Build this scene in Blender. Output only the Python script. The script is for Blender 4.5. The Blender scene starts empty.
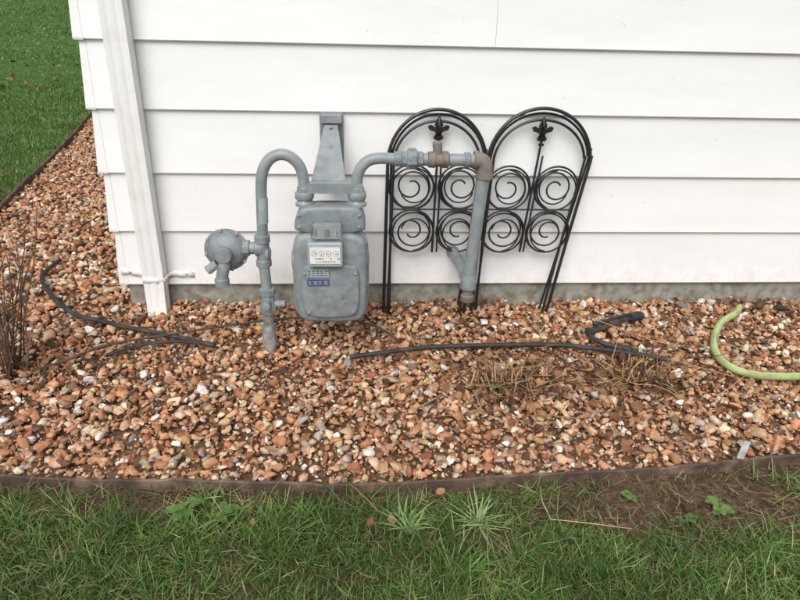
import bpy, math, random
import numpy as np
from mathutils import Vector, Matrix, Quaternion
import bmesh
rng=np.random.default_rng(7); random.seed(7)
scene=bpy.context.scene
col=scene.collection
scene.view_settings.view_transform='Standard'; scene.view_settings.look='None'
scene.view_settings.exposure=0; scene.view_settings.gamma=1

def lin(r,g,b):
    def c(v):
        v/=255.0
        return v/12.92 if v<=.04045 else ((v+.055)/1.055)**2.4
    return (c(r),c(g),c(b))

# ---------------------------------------------------------------- materials
def nodes_of(name):
    m=bpy.data.materials.new(name); m.use_nodes=True
    nt=m.node_tree; b=nt.nodes["Principled BSDF"]
    return m,nt,b
def mat(name,c1,c2=None,rough=.5,metal=0,scale=20,bump=.1,bscale=None,detail=6,dist=.002,spec=.5,c3=None,s3=5,lo=.35,hi=.65,c4=None,s4=30):
    """two-tone noise mottled material in object space, optional blotches (c3) and chips (c4)"""
    m,nt,b=nodes_of(name); N=nt.nodes; L=nt.links
    if c2 is None: c2=tuple(x*.8 for x in c1)
    tc=N.new("ShaderNodeTexCoord")
    n=N.new("ShaderNodeTexNoise"); n.inputs["Scale"].default_value=scale; n.inputs["Detail"].default_value=detail
    L.new(tc.outputs["Object"],n.inputs["Vector"])
    r=N.new("ShaderNodeValToRGB"); r.color_ramp.elements[0].position=lo; r.color_ramp.elements[1].position=hi
    r.color_ramp.elements[0].color=(*c1,1); r.color_ramp.elements[1].color=(*c2,1)
    L.new(n.outputs["Fac"],r.inputs["Fac"]); out=r.outputs["Color"]
    for cc,ss,p0,p1 in ((c3,s3,.5,.68),(c4,s4,.64,.70)):
        if cc is None: continue
        n3=N.new("ShaderNodeTexNoise"); n3.inputs["Scale"].default_value=ss; n3.inputs["Detail"].default_value=8
        n3.inputs["Roughness"].default_value=.65
        L.new(tc.outputs["Object"],n3.inputs["Vector"])
        r3=N.new("ShaderNodeValToRGB"); r3.color_ramp.elements[0].position=p0; r3.color_ramp.elements[1].position=p1
        r3.color_ramp.elements[0].color=(0,0,0,1); r3.color_ramp.elements[1].color=(1,1,1,1)
        L.new(n3.outputs["Fac"],r3.inputs["Fac"])
        mx=N.new("ShaderNodeMixRGB"); L.new(r3.outputs["Color"],mx.inputs[0]); L.new(out,mx.inputs[1]); mx.inputs[2].default_value=(*cc,1)
        out=mx.outputs[0]
    L.new(out,b.inputs["Base Color"])
    b.inputs["Roughness"].default_value=rough; b.inputs["Metallic"].default_value=metal
    b.inputs["Specular IOR Level"].default_value=spec
    if bump:
        nb=N.new("ShaderNodeTexNoise"); nb.inputs["Scale"].default_value=bscale or scale*3; nb.inputs["Detail"].default_value=5
        L.new(tc.outputs["Object"],nb.inputs["Vector"])
        bp=N.new("ShaderNodeBump"); bp.inputs["Strength"].default_value=bump; bp.inputs["Distance"].default_value=dist
        L.new(nb.outputs["Fac"],bp.inputs["Height"]); L.new(bp.outputs["Normal"],b.inputs["Normal"])
    return m
def attr_mat(name,rough=.8,nscale=60,amt=.5,bump=.4,bdist=.003,bscale=90,transl=0,spec=.3):
    m,nt,b=nodes_of(name); N=nt.nodes; L=nt.links
    at=N.new("ShaderNodeAttribute"); at.attribute_name="Col"
    tc=N.new("ShaderNodeTexCoord")
    out=at.outputs["Color"]
    if amt:
        n=N.new("ShaderNodeTexNoise"); n.inputs["Scale"].default_value=nscale; n.inputs["Detail"].default_value=5; n.inputs["Roughness"].default_value=.65
        L.new(tc.outputs["Object"],n.inputs["Vector"])
        mr=N.new("ShaderNodeMapRange"); mr.inputs[1].default_value=.3; mr.inputs[2].default_value=.7
        mr.inputs[3].default_value=1-amt; mr.inputs[4].default_value=1+amt*.7
        L.new(n.outputs["Fac"],mr.inputs[0])
        mx=N.new("ShaderNodeVectorMath"); mx.operation='SCALE'
        L.new(out,mx.inputs[0]); L.new(mr.outputs[0],mx.inputs[3]); out=mx.outputs[0]
    L.new(out,b.inputs["Base Color"])
    b.inputs["Roughness"].default_value=rough; b.inputs["Specular IOR Level"].default_value=spec
    if bump:
        nb=N.new("ShaderNodeTexNoise"); nb.inputs["Scale"].default_value=bscale; nb.inputs["Detail"].default_value=6
        L.new(tc.outputs["Object"],nb.inputs["Vector"])
        bp=N.new("ShaderNodeBump"); bp.inputs["Strength"].default_value=bump; bp.inputs["Distance"].default_value=bdist
        L.new(nb.outputs["Fac"],bp.inputs["Height"]); L.new(bp.outputs["Normal"],b.inputs["Normal"])
    if transl:
        t=N.new("ShaderNodeBsdfTranslucent"); L.new(out,t.inputs[0])
        ms=N.new("ShaderNodeMixShader"); ms.inputs[0].default_value=transl
        L.new(b.outputs[0],ms.inputs[1]); L.new(t.outputs[0],ms.inputs[2])
        L.new(ms.outputs[0],N["Material Output"].inputs[0])
    return m

def siding_mat():
    m,nt,b=nodes_of("white_siding_paint"); N=nt.nodes; L=nt.links
    tc=N.new("ShaderNodeTexCoord")
    mp=N.new("ShaderNodeMapping"); mp.inputs["Scale"].default_value=(1,1,3.5); L.new(tc.outputs["Object"],mp.inputs[0])
    n=N.new("ShaderNodeTexNoise"); n.inputs["Scale"].default_value=1.6; n.inputs["Detail"].default_value=7; n.inputs["Roughness"].default_value=.6
    L.new(mp.outputs[0],n.inputs["Vector"])
    r=N.new("ShaderNodeValToRGB"); r.color_ramp.elements[0].position=.3; r.color_ramp.elements[1].position=.7
    r.color_ramp.elements[0].color=(.77,.77,.77,1); r.color_ramp.elements[1].color=(.83,.83,.83,1)
    L.new(n.outputs["Fac"],r.inputs["Fac"])
    n2=N.new("ShaderNodeTexNoise"); n2.inputs["Scale"].default_value=38; n2.inputs["Detail"].default_value=3
    L.new(tc.outputs["Object"],n2.inputs["Vector"])
    r2=N.new("ShaderNodeValToRGB"); r2.color_ramp.elements[0].position=.70; r2.color_ramp.elements[1].position=.80
    r2.color_ramp.elements[0].color=(0,0,0,1); r2.color_ramp.elements[1].color=(.35,.35,.35,1)
    L.new(n2.outputs["Fac"],r2.inputs["Fac"])
    mx=N.new("ShaderNodeMixRGB"); L.new(r2.outputs["Color"],mx.inputs[0]); L.new(r.outputs["Color"],mx.inputs[1]); mx.inputs[2].default_value=(.42,.38,.32,1)
    sx=N.new("ShaderNodeSeparateXYZ"); L.new(tc.outputs["Object"],sx.inputs[0])
    mr=N.new("ShaderNodeMapRange"); mr.inputs[1].default_value=.03; mr.inputs[2].default_value=.22; mr.inputs[3].default_value=1; mr.inputs[4].default_value=0
    L.new(sx.outputs[2],mr.inputs[0])
    n3=N.new("ShaderNodeTexNoise"); n3.inputs["Scale"].default_value=14; n3.inputs["Detail"].default_value=8; n3.inputs["Roughness"].default_value=.7
    L.new(tc.outputs["Object"],n3.inputs["Vector"])
    r3=N.new("ShaderNodeValToRGB"); r3.color_ramp.elements[0].position=.45; r3.color_ramp.elements[1].position=.75; r3.color_ramp.elements[1].color=(.5,.5,.5,1)
    L.new(n3.outputs["Fac"],r3.inputs["Fac"])
    mm=N.new("ShaderNodeMath"); mm.operation='MULTIPLY'; L.new(mr.outputs[0],mm.inputs[0]); L.new(r3.outputs["Color"],mm.inputs[1])
    mx2=N.new("ShaderNodeMixRGB"); L.new(mm.outputs[0],mx2.inputs[0]); L.new(mx.outputs[0],mx2.inputs[1]); mx2.inputs[2].default_value=(.5,.42,.32,1)
    L.new(mx2.outputs[0],b.inputs["Base Color"]); b.inputs["Roughness"].default_value=.5
    nb=N.new("ShaderNodeTexNoise"); nb.inputs["Scale"].default_value=2.5; nb.inputs["Detail"].default_value=3
    L.new(mp.outputs[0],nb.inputs["Vector"])
    bp=N.new("ShaderNodeBump"); bp.inputs["Strength"].default_value=.35; bp.inputs["Distance"].default_value=.01
    L.new(nb.outputs["Fac"],bp.inputs["Height"]); L.new(bp.outputs["Normal"],b.inputs["Normal"])
    return m
M_SIDE=siding_mat()
M_WHITE=mat("white_painted_metal",(.81,.81,.81),(.77,.77,.76),rough=.4,scale=5,bump=.15,bscale=30,c3=(.73,.71,.68),s3=9)
M_CONC=mat("foundation_concrete",lin(158,156,146),lin(128,128,118),rough=.9,scale=18,bump=.5,bscale=80,c3=lin(110,100,84),s3=9)
M_SOFF=mat("soffit",(.7,.7,.7),rough=.6)
M_ROOF=mat("shingle",lin(90,85,80),lin(60,58,56),rough=.9,scale=30)
M_GREY=mat("gas_grey_paint",lin(143,150,153),lin(126,134,139),rough=.4,scale=22,bump=.3,bscale=140,dist=.0015,c3=lin(154,157,154),s3=9,c4=lin(112,104,94),s4=26)
M_GREYD=mat("cast_grey_paint",lin(137,144,148),lin(117,126,131),rough=.45,scale=28,bump=.55,bscale=200,dist=.002,c3=lin(149,152,149),s3=9,c4=lin(108,102,94),s4=30)
M_GALV=mat("galvanised_steel",lin(168,170,168),lin(132,134,134),rough=.5,metal=.3,scale=30,bump=.3,bscale=90,c3=lin(128,108,88),s3=25)
M_RUST=mat("weathered_fitting",lin(130,120,110),lin(118,116,114),rough=.7,scale=30,bump=.5,bscale=120,c3=lin(116,88,66),s3=22)
M_BLK=mat("black_wrought_iron",(.012,.012,.013),(.022,.021,.02),rough=.38,scale=40,bump=.2)
M_RUB=mat("black_rubber",(.018,.018,.019),(.035,.034,.032),rough=.6,scale=30,bump=.2,c3=(.07,.06,.05),s3=12)
M_CAB=mat("dark_cable",(.045,.035,.028),(.085,.062,.045),rough=.7,scale=30,bump=.2)
M_GRN=mat("green_hose_vinyl",lin(172,186,124),lin(154,170,108),rough=.45,scale=12,bump=.2,c3=lin(128,134,92),s3=10)
M_GRNS=mat("green_hose_stripe",lin(205,210,158),rough=.5)
M_EDGE=mat("edging_brown",lin(98,78,66),lin(70,56,48),rough=.75,scale=9,bump=.6,bscale=40,c3=lin(132,112,96),s3=8)
M_FACE=mat("dial_plate_white",(.78,.78,.76),(.7,.7,.68),rough=.4,scale=20,bump=0)
M_DARK=mat("dark_print",(.03,.03,.035),rough=.6,bump=0)
M_BLUE=mat("label_blue",lin(70,90,130),rough=.5,bump=0)
M_LAB=mat("label_plate",lin(168,175,180),lin(150,158,163),rough=.4,scale=30,bump=.1)
M_RED=mat("index_red",lin(150,80,66),rough=.5,bump=0)
def glassy():
    m,nt,b=nodes_of("index_window"); b.inputs["Base Color"].default_value=(.85,.87,.87,1)
    b.inputs["Roughness"].default_value=.08; b.inputs["Transmission Weight"].default_value=.9; b.inputs["IOR"].default_value=1.2
    return m
M_GLASS=glassy()
M_STONE=attr_mat("gravel_stone",rough=.85,nscale=48,amt=.34,bump=.5,bdist=.004,bscale=110)
M_LEAF=attr_mat("dry_leaf",rough=.75,nscale=60,amt=.3,bump=.2,transl=.15)
M_GRASS=attr_mat("grass_blade",rough=.5,amt=0,bump=0,transl=.25,spec=.35)
M_TWIG=attr_mat("dry_stem",rough=.85,nscale=80,amt=.35,bump=.2)
M_SOIL=attr_mat("soil",rough=.95,nscale=35,amt=.55,bump=1,bdist=.02,bscale=60)

# ---------------------------------------------------------------- builders
class MB:
    def __init__(s): s.v=[]; s.f=[]
    def add(s,v,f):
        o=len(s.v); s.v+= [tuple(p) for p in v]; s.f+=[tuple(i+o for i in q) for q in f]
    def tube(s,pts,r,seg=10,cap=True,flat=1.0):
        pts=[Vector(p) for p in pts]; n=len(pts)
        rs=r if hasattr(r,'__len__') else [r]*n
        T=[(pts[min(i+1,n-1)]-pts[max(i-1,0)]).normalized() for i in range(n)]
        a=Vector((0,0,1)) if abs(T[0].z)<.9 else Vector((1,0,0))
        nrm=(a-T[0]*a.dot(T[0])).normalized(); v=[];f=[]
        for i in range(n):
            nrm=(nrm-T[i]*nrm.dot(T[i])).normalized(); bn=T[i].cross(nrm)
            for k in range(seg):
                t=2*math.pi*k/seg
                v.append(pts[i]+nrm*(math.cos(t)*rs[i]*flat)+bn*(math.sin(t)*rs[i]))
        for i in range(n-1):
            for k in range(seg):
                k2=(k+1)%seg; f.append((i*seg+k,i*seg+k2,(i+1)*seg+k2,(i+1)*seg+k))
        if cap:
            f.append(tuple(range(seg-1,-1,-1))); f.append(tuple((n-1)*seg+k for k in range(seg)))
        s.add(v,f)
    def lathe(s,prof,org,axis,seg=24):
        ax=Vector(axis).normalized(); a=Vector((0,0,1)) if abs(ax.z)<.9 else Vector((1,0,0))
        e1=(a-ax*a.dot(ax)).normalized(); e2=ax.cross(e1); org=Vector(org); v=[];f=[]
        for r,h in prof:
            for k in range(seg):
                t=2*math.pi*k/seg+.3; v.append(org+ax*h+e1*(r*math.cos(t))+e2*(r*math.sin(t)))
        for i in range(len(prof)-1):
            for k in range(seg):
                k2=(k+1)%seg; f.append((i*seg+k,i*seg+k2,(i+1)*seg+k2,(i+1)*seg+k))
        f.append(tuple(range(seg-1,-1,-1))); f.append(tuple((len(prof)-1)*seg+k for k in range(seg)))
        s.add(v,f)
    def box(s,lo,hi,b=.0):
        x0,y0,z0=lo;x1,y1,z1=hi
        if b:
            pts=[(x0+b,z0),(x1-b,z0),(x1,z0+b),(x1,z1-b),(x1-b,z1),(x0+b,z1),(x0,z1-b),(x0,z0+b)]
            s.pillow(pts,y0,y1,b*.6,1)
            return
        v=[(x0,y0,z0),(x1,y0,z0),(x1,y1,z0),(x0,y1,z0),(x0,y0,z1),(x1,y0,z1),(x1,y1,z1),(x0,y1,z1)]
        s.add(v,[(0,3,2,1),(4,5,6,7),(0,1,5,4),(1,2,6,5),(2,3,7,6),(3,0,4,7)])
    def pillow(s,out,yf,yb,b,n=4):
        """outline (x,z), rounded front (yf) and back (yb); cap is a fan to the centre"""
        out=[Vector((p[0],p[1])) for p in out]; m=len(out)
        cx=sum(p.x for p in out)/m; cz=sum(p.y for p in out)/m
        A=sum(out[i].x*out[(i+1)%m].y-out[(i+1)%m].x*out[i].y for i in range(m)); sg=1 if A>0 else -1
        nr=[]
        for i in range(m):
            t=(out[(i+1)%m]-out[i-1]).normalized(); nr.append(Vector((t.y,-t.x))*sg)
        rings=[]
        for k in range(n+1):
            th=math.pi/2*k/n; rings.append((b*(1-math.sin(th)),yb-b*(1-math.cos(th))))
        for k in range(n+1):
            th=math.pi/2*k/n; rings.append((b*(1-math.cos(th)),yf+b*(1-math.sin(th))))
        v=[];f=[]
        for ins,y in rings:
            for p,q in zip(out,nr): v.append((p.x-q.x*ins,y,p.y-q.y*ins))
        R=len(rings)
        for i in range(R-1):
            for k in range(m):
                k2=(k+1)%m; f.append((i*m+k2,i*m+k,(i+1)*m+k,(i+1)*m+k2))
        v.append((cx,rings[0][1],cz)); v.append((cx,rings[-1][1],cz))
        for k in range(m):
            k2=(k+1)%m; f.append((k,k2,R*m)); f.append(((R-1)*m+k2,(R-1)*m+k,R*m+1))
        s.add(v,f)
    def obj(s,name,mt,parent=None,smooth=True,angle=40):
        me=bpy.data.meshes.new(name); me.from_pydata(s.v,[],s.f); me.update()
        bm=bmesh.new(); bm.from_mesh(me); bmesh.ops.recalc_face_normals(bm,faces=bm.faces)
        if smooth:
            for f in bm.faces: f.smooth=True
            for e in bm.edges:
                if len(e.link_faces)==2 and e.calc_face_angle(0)>math.radians(angle): e.smooth=False
        bm.to_mesh(me); bm.free()
        me.materials.append(mt)
        o=bpy.data.objects.new(name,me); col.objects.link(o)
        if parent is not None:
            o.parent=parent; o.matrix_parent_inverse=Matrix.Translation(-parent.location)
        return o
def empty(name,loc):
    e=bpy.data.objects.new(name,None); e.location=loc; e.empty_display_size=.1; col.objects.link(e); return e
def cr(pts,n=8):
    P=[Vector(p) for p in pts]; P=[P[0]*2-P[1]]+P+[P[-1]*2-P[-2]]; o=[]
    for i in range(1,len(P)-2):
        for k in range(n):
            t=k/n; a,b,c,d=P[i-1:i+3]
            o.append(.5*((2*b)+(c-a)*t+(2*a-5*b+4*c-d)*t*t+(3*b-a-3*c+d)*t**3))
    o.append(P[-2]); return o
def chaikin(p,n=3):
    for _ in range(n):
        q=[]
        for i in range(len(p)):
            a=p[i]; b=p[(i+1)%len(p)]
            q+= [(a[0]*.75+b[0]*.25,a[1]*.75+b[1]*.25),(a[0]*.25+b[0]*.75,a[1]*.25+b[1]*.75)]
        p=q
    return p

def proto_from(verts,faces):
    return (np.array(verts,float),np.concatenate([np.array(f) for f in faces]),np.array([len(f) for f in faces]))
def rand_rot(n):
    q=rng.normal(size=(n,4)); q/=np.linalg.norm(q,axis=1)[:,None]; w,x,y,z=q.T
    return np.stack([1-2*(y*y+z*z),2*(x*y-z*w),2*(x*z+y*w),2*(x*y+z*w),1-2*(x*x+z*z),2*(y*z-x*w),2*(x*z-y*w),2*(y*z+x*w),1-2*(x*x+y*y)],1).reshape(n,3,3)
def zrot(n,tilt=0):
    a=rng.uniform(0,2*math.pi,n); c,s=np.cos(a),np.sin(a); R=np.zeros((n,3,3)); R[:,0,0]=c;R[:,0,1]=-s;R[:,1,0]=s;R[:,1,1]=c;R[:,2,2]=1
    if tilt:
        t=rng.normal(0,tilt,n); c,s=np.cos(t),np.sin(t); X=np.zeros((n,3,3)); X[:,0,0]=1;X[:,1,1]=c;X[:,1,2]=-s;X[:,2,1]=s;X[:,2,2]=c
        R=np.einsum('nij,njk->nik',R,X)
        t=rng.normal(0,tilt,n); c,s=np.cos(t),np.sin(t); X=np.zeros((n,3,3)); X[:,1,1]=1;X[:,0,0]=c;X[:,0,2]=s;X[:,2,0]=-s;X[:,2,2]=c
        R=np.einsum('nij,njk->nik',R,X)
    return R
def instance_mesh(name,batches,mt,smooth=True):
    VV=[];LL=[];TT=[];CC=[];off=0
    for protos,pos,R,sc,c in batches:
        ids=rng.integers(0,len(protos),len(pos))
        for k,(pv,pl,pt) in enumerate(protos):
            I=np.where(ids==k)[0]; n=len(I)
            if n==0: continue
            v=np.einsum('nij,nmj->nmi',R[I],pv[None]*sc[I][:,None,:])+pos[I][:,None,:]
            m=len(pv); VV.append(v.reshape(-1,3))
            LL.append((pl[None]+(np.arange(n)*m)[:,None]).ravel()+off); TT.append(np.tile(pt,n))
            CC.append(np.repeat(c[I],m,axis=0)); off+=n*m
    V=np.concatenate(VV);L=np.concatenate(LL);T=np.concatenate(TT);C_=np.concatenate(CC)
    return raw_mesh(name,V,L,T,C_,mt,smooth)
def raw_mesh(name,V,L,T,C_,mt,smooth=True):
    me=bpy.data.meshes.new(name)
    me.vertices.add(len(V)); me.vertices.foreach_set("co",V.astype(np.float32).ravel())
    me.loops.add(len(L)); me.loops.foreach_set("vertex_index",L.astype(np.int32))
    me.polygons.add(len(T)); st=np.concatenate([[0],np.cumsum(T)[:-1]])
    me.polygons.foreach_set("loop_start",st.astype(np.int32))
    me.polygons.foreach_set("use_smooth",np.full(len(T),smooth))
    a=me.color_attributes.new("Col","FLOAT_COLOR","POINT")
    a.data.foreach_set("color",np.concatenate([C_,np.ones((len(C_),1))],1).astype(np.float32).ravel())
    me.update(calc_edges=True)
    me.materials.append(mt)
    o=bpy.data.objects.new(name,me); col.objects.link(o); return o

# ---------------------------------------------------------------- terrain helpers
FEX=np.array([-2.6,-2.2,-1.278,-.574,.132,1.029,1.683,2.4,4,7]); FEY=np.array([-.95,-1.09,-1.179,-1.228,-1.255,-1.216,-1.169,-1.10,-.9,-.6])
LEY=np.array([-.95,-.6,0,1.5,1.787,3.411,4.5,6.2,9,14]); LEX=np.array([-2.6,-2.68,-2.70,-2.72,-2.759,-3.154,-3.421,-3.888,-4.6,-5.6])
def vn(x,y,s,seed=0):
    x=np.asarray(x)*s+seed*17.3; y=np.asarray(y)*s+seed*9.1
    xi=np.floor(x);yi=np.floor(y);fx=x-xi;fy=y-yi; fx=fx*fx*(3-2*fx);fy=fy*fy*(3-2*fy)
    h=lambda a,b:(np.sin(a*127.1+b*311.7+seed)*43758.5453)%1
    return (h(xi,yi)*(1-fx)+h(xi+1,yi)*fx)*(1-fy)+(h(xi,yi+1)*(1-fx)+h(xi+1,yi+1)*fx)*fy
def base(x,y):
    x=np.asarray(x,float);y=np.asarray(y,float)
    z=-.07+.1*np.clip(y,-1.3,0)+.02*np.clip(y+1.3,-8,0)
    t=np.clip((y-8)/45,0,1); z=z+4.2*t*t*(3-2*t)
    return z
def inbed(x,y,m=0.0):
    fy=np.interp(x,FEX,FEY); lx=np.interp(y,LEY,LEX)
    a=(y>fy+m)&(y<0.03)&(x>lx+m)&(x<7)
    b=(y>=0.03)&(y<10)&(x>lx+m)&(x<-1.20)
    return (a|b)&(x>-7)
def bare(x,y):
    """0 lush .. 1 bare earth, on the lawn side of the edging"""
    fy=np.interp(x,FEX,FEY); d=fy-y
    wid=.05+.12*vn(x,x*0,2.3,11)
    near=np.clip(1.25-d/wid,0,1)*(d>-.03)
    right=np.clip(1.15-np.hypot((x-1.3)/.9,(y+1.36)/.17),0,1)*1.9*(.6+.6*vn(x,y,12,6))
    left=np.clip(1.15-np.hypot((x+.75)/.65,(y+1.29)/.12),0,1)*1.4*(.5+.7*vn(x,y,12,7))
    pat=np.clip((vn(x,y,4.2,3)*.55+vn(x,y,13,4)*.45-.60)*5,0,1)*.8
    return np.clip(np.maximum(np.maximum(near,right),np.maximum(left,pat)),0,1)*(y<-.9)

# ground sheet
gx=np.unique(np.concatenate([np.linspace(-150,-8,22),np.arange(-8,-2,.1),np.arange(-2,2.5,.035),np.arange(2.5,8,.1),np.linspace(8,150,22)]))
gy=np.unique(np.concatenate([np.linspace(-120,-4,18),np.arange(-4,-2,.1),np.arange(-2,-1,.02),np.arange(-1,10,.1),np.linspace(10,200,40)]))
X,Y=np.meshgrid(gx,gy); bed=inbed(X,Y); dd=bare(X,Y)
Z=base(X,Y)-.036+(vn(X,Y,3,1)-.5)*.014+(vn(X,Y,11,2)-.5)*.008+np.where(bed,0,(vn(X,Y,33,4)-.5)*.009)
soil=np.array(lin(106,85,66)); soil2=np.array(lin(82,65,50)); gsoil=np.array(lin(74,76,44)); gfar=np.array(lin(80,112,50))
far=np.clip(np.hypot(X,Y+2.9)/6-.5,0,1)[...,None]
lawnc=gsoil*(1-far)+gfar*far
sv=vn(X,Y,16,9)[...,None]; so_=soil*sv+soil2*(1-sv)
C0=lawnc*(1-dd[...,None])+so_*dd[...,None]; C0[bed]=np.array(lin(122,94,72))
ny,nx=X.shape; idx=np.arange(nx*ny).reshape(ny,nx)
Q=np.stack([idx[:-1,:-1],idx[:-1,1:],idx[1:,1:],idx[1:,:-1]],-1).reshape(-1)
raw_mesh("ground",np.stack([X,Y,Z],-1).reshape(-1,3),Q,np.full(len(Q)//4,4),C0.reshape(-1,3),M_SOIL)

# ---------------------------------------------------------------- gravel
def stone_proto(npts,bev):
    sx,sy,sz=1,random.uniform(.65,.95),random.uniform(.45,.75)
    bm=bmesh.new()
    for i in range(npts):
        v=Vector((random.gauss(0,1),random.gauss(0,1),random.gauss(0,1))).normalized()*random.uniform(.88,1.06)
        bm.verts.new((v.x*sx*.5,v.y*sy*.5,v.z*sz*.5))
    r=bmesh.ops.convex_hull(bm,input=bm.verts)
    bmesh.ops.delete(bm,geom=[v for v in bm.verts if not v.link_faces],context='VERTS')
    bmesh.ops.dissolve_limit(bm,angle_limit=math.radians(14),verts=bm.verts,edges=bm.edges)
    if bev: bmesh.ops.bevel(bm,geom=bm.edges[:]+bm.verts[:],offset=.07,segments=1,affect='EDGES',profile=.6,clamp_overlap=True)
    bmesh.ops.recalc_face_normals(bm,faces=bm.faces)
    bm.verts.ensure_lookup_table(); bm.verts.index_update()
    d=proto_from([v.co[:] for v in bm.verts],[[v.index for v in f.verts] for f in bm.faces]); bm.free(); return d
PA=[stone_proto(random.randint(11,18),True) for _ in range(36)]
PB=[stone_proto(random.randint(8,11),False) for _ in range(16)]
pal=np.array([lin(196,148,110),lin(182,130,94),lin(212,176,144),lin(160,106,76),lin(226,202,174),lin(184,172,158),lin(240,234,224),lin(130,96,76),lin(206,154,118),lin(202,170,134),lin(150,126,104)])
pw=np.array([.19,.16,.15,.10,.10,.06,.035,.04,.09,.07,.04]); pw/=pw.sum()
def scol(n):
    c=pal[rng.choice(len(pal),n,p=pw)]; c=c*rng.uniform(.74,1.15,(n,1))*rng.normal(1,.04,(n,3)); return np.clip(c,0.01,.86)
def scatter(x0,x1,y0,y1,dens,m=.0):
    n=int((x1-x0)*(y1-y0)*dens); x=rng.uniform(x0,x1,n);y=rng.uniform(y0,y1,n); k=inbed(x,y,m); return x[k],y[k]
def grid(x0,x1,y0,y1,s,m=.02):
    a,b=np.meshgrid(np.arange(x0,x1,s),np.arange(y0,y1,s)); a=a.ravel();b=b.ravel()
    a=a+rng.uniform(-.48,.48,len(a))*s; b=b+rng.uniform(-.48,.48,len(b))*s; k=inbed(a,b,m); return a[k],b[k]
B=[]
def stones(x,y,smin,smax,zlo,zhi,protos,power=1.6):
    n=len(x); s=smin+(smax-smin)*rng.uniform(0,1,n)**power
    z=base(x,y)+rng.uniform(zlo,zhi,n)+(vn(x,y,4,5)-.5)*.022
    sc=np.stack([s*rng.uniform(.9,1.2,n),s,s*rng.uniform(.8,1.05,n)],1)
    R=np.where((rng.random(n)<.35)[:,None,None],rand_rot(n),zrot(n,.35))
    B.append((protos,np.stack([x,y,z],1),R,sc,scol(n)))
x,y=grid(-3,4.2,-1.3,.03,.031); stones(x,y,.024,.054,-.034,-.010,PA)
x,y=scatter(-3,4.2,-1.3,.03,800,.03); stones(x,y,.024,.070,-.020,.004,PA,2.0)
x,y=scatter(-3,4.2,-1.3,.03,2000,.01); stones(x,y,.009,.020,-.022,.002,PB)
x,y=grid(-6,-1.2,.03,8.5,.038); stones(x,y,.032,.064,-.03,-.004,PA)
x,y=scatter(-6,-1.2,.03,8.5,380,.02); stones(x,y,.028,.072,-.016,.006,PA,2)
x,y=grid(4.2,7,-1.3,.03,.045); stones(x,y,.035,.065,-.03,-.004,PA)
ax=np.array([-.33,.18,.55,-.95,1.35,-.1,-1.0,.30,.33,.75,-.7,1.6,.62,-.55,1.05,-1.15]);ay=np.array([-.95,-.50,-1.08,-.62,-.86,-1.02,-1.0,-1.0,-1.17,-1.12,-1.05,-.95,-.22,-.62,-1.0,-.8])
n=len(ax); s=rng.uniform(.035,.06,n)
B.append((PA,np.stack([ax,ay,base(ax,ay)+.006],1),zrot(n,.3),np.stack([s,s,s],1),np.tile(np.array(lin(238,233,224)),(n,1))))
instance_mesh("gravel",B,M_STONE)
x=rng.uniform(-1.9,2.4,26000);y=rng.uniform(-1.75,-1.15,26000)
k=(~inbed(x,y,-.01))&(rng.random(len(x))<bare(x,y)**1.5*.55); x=x[k];y=y[k]; n=len(x)
s=.003+.013*rng.random(n)**2.5
sv=rng.random((n,1)); c=(np.array(lin(120,97,76))*sv+np.array(lin(76,61,48))*(1-sv))
instance_mesh("soil_crumbs",[(PB,np.stack([x,y,base(x,y)-.034+(vn(x,y,3,1)-.5)*.014+(vn(x,y,11,2)-.5)*.008+(vn(x,y,33,4)-.5)*.009],1),rand_rot(n),np.stack([s,s,s],1),c)],M_SOIL)

# ---------------------------------------------------------------- grass
def blade(nseg,bend,w,lean):
    v=[];f=[]
    for i in range(nseg+1):
        t=i/nseg; yy=bend*t*t+lean*t; zz=t*(1-.35*bend*t)
        if i<nseg:
            ww=w*(1-.55*t*t); v+=[(-ww,yy,zz),(ww,yy,zz)]
        else: v.append((0,yy,zz))
    for i in range(nseg-1): f.append((2*i,2*i+1,2*i+3,2*i+2))
    f.append((2*nseg-2,2*nseg-1,2*nseg)); return proto_from(v,f)
BL=[blade(4,random.uniform(.1,1.1),.5,random.uniform(-.1,.6)) for _ in range(14)]
BLf=[blade(2,random.uniform(.1,.7),.5,random.uniform(-.1,.4)) for _ in range(8)]
BLt=[blade(3,random.uniform(-.2,.4),.5,random.uniform(2.5,6)) for _ in range(8)]
gp=np.array([lin(90,122,54),lin(74,104,46),lin(110,140,70),lin(132,156,90),lin(164,158,110),lin(62,90,42)])
gw=np.array([.3,.25,.22,.10,.05,.10])
GB=[]
def grass(x,y,hmin,hmax,w,protos,keepdirt=True,bright=1.0,cols=None,tilt=.28,dz=-.04):
    k=~inbed(x,y,-.012)
    if keepdirt: k&=rng.random(len(x))<1-bare(x,y)*.985
    x=x[k];y=y[k]; n=len(x)
    h=rng.uniform(hmin,hmax,n)*(.6+.75*vn(x,y,6,8)); z=base(x,y)+dz
    if cols is None: c=gp[rng.choice(len(gp),n,p=gw/gw.sum())]
    else: c=cols[rng.integers(0,len(cols),n)]
    c=c*rng.uniform(.72,1.25,(n,1))*(.68+.65*vn(x,y,5,6))[:,None]*bright
    ww=w*rng.uniform(.7,1.3,n)
    GB.append((protos,np.stack([x,y,z],1),zrot(n,tilt),np.stack([ww,h,h],1),c))
def uni(x0,x1,y0,y1,d):
    n=int((x1-x0)*(y1-y0)*d); return rng.uniform(x0,x1,n),rng.uniform(y0,y1,n)
def clump(x0,x1,y0,y1,nc,per,sp):
    cx=rng.uniform(x0,x1,nc);cy=rng.uniform(y0,y1,nc)
    x=np.repeat(cx,per)+rng.normal(0,sp,nc*per); y=np.repeat(cy,per)+rng.normal(0,sp,nc*per); return x,y
grass(*uni(-1.8,2.3,-1.95,-1.15,13000),.020,.056,.0027,BL)
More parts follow.
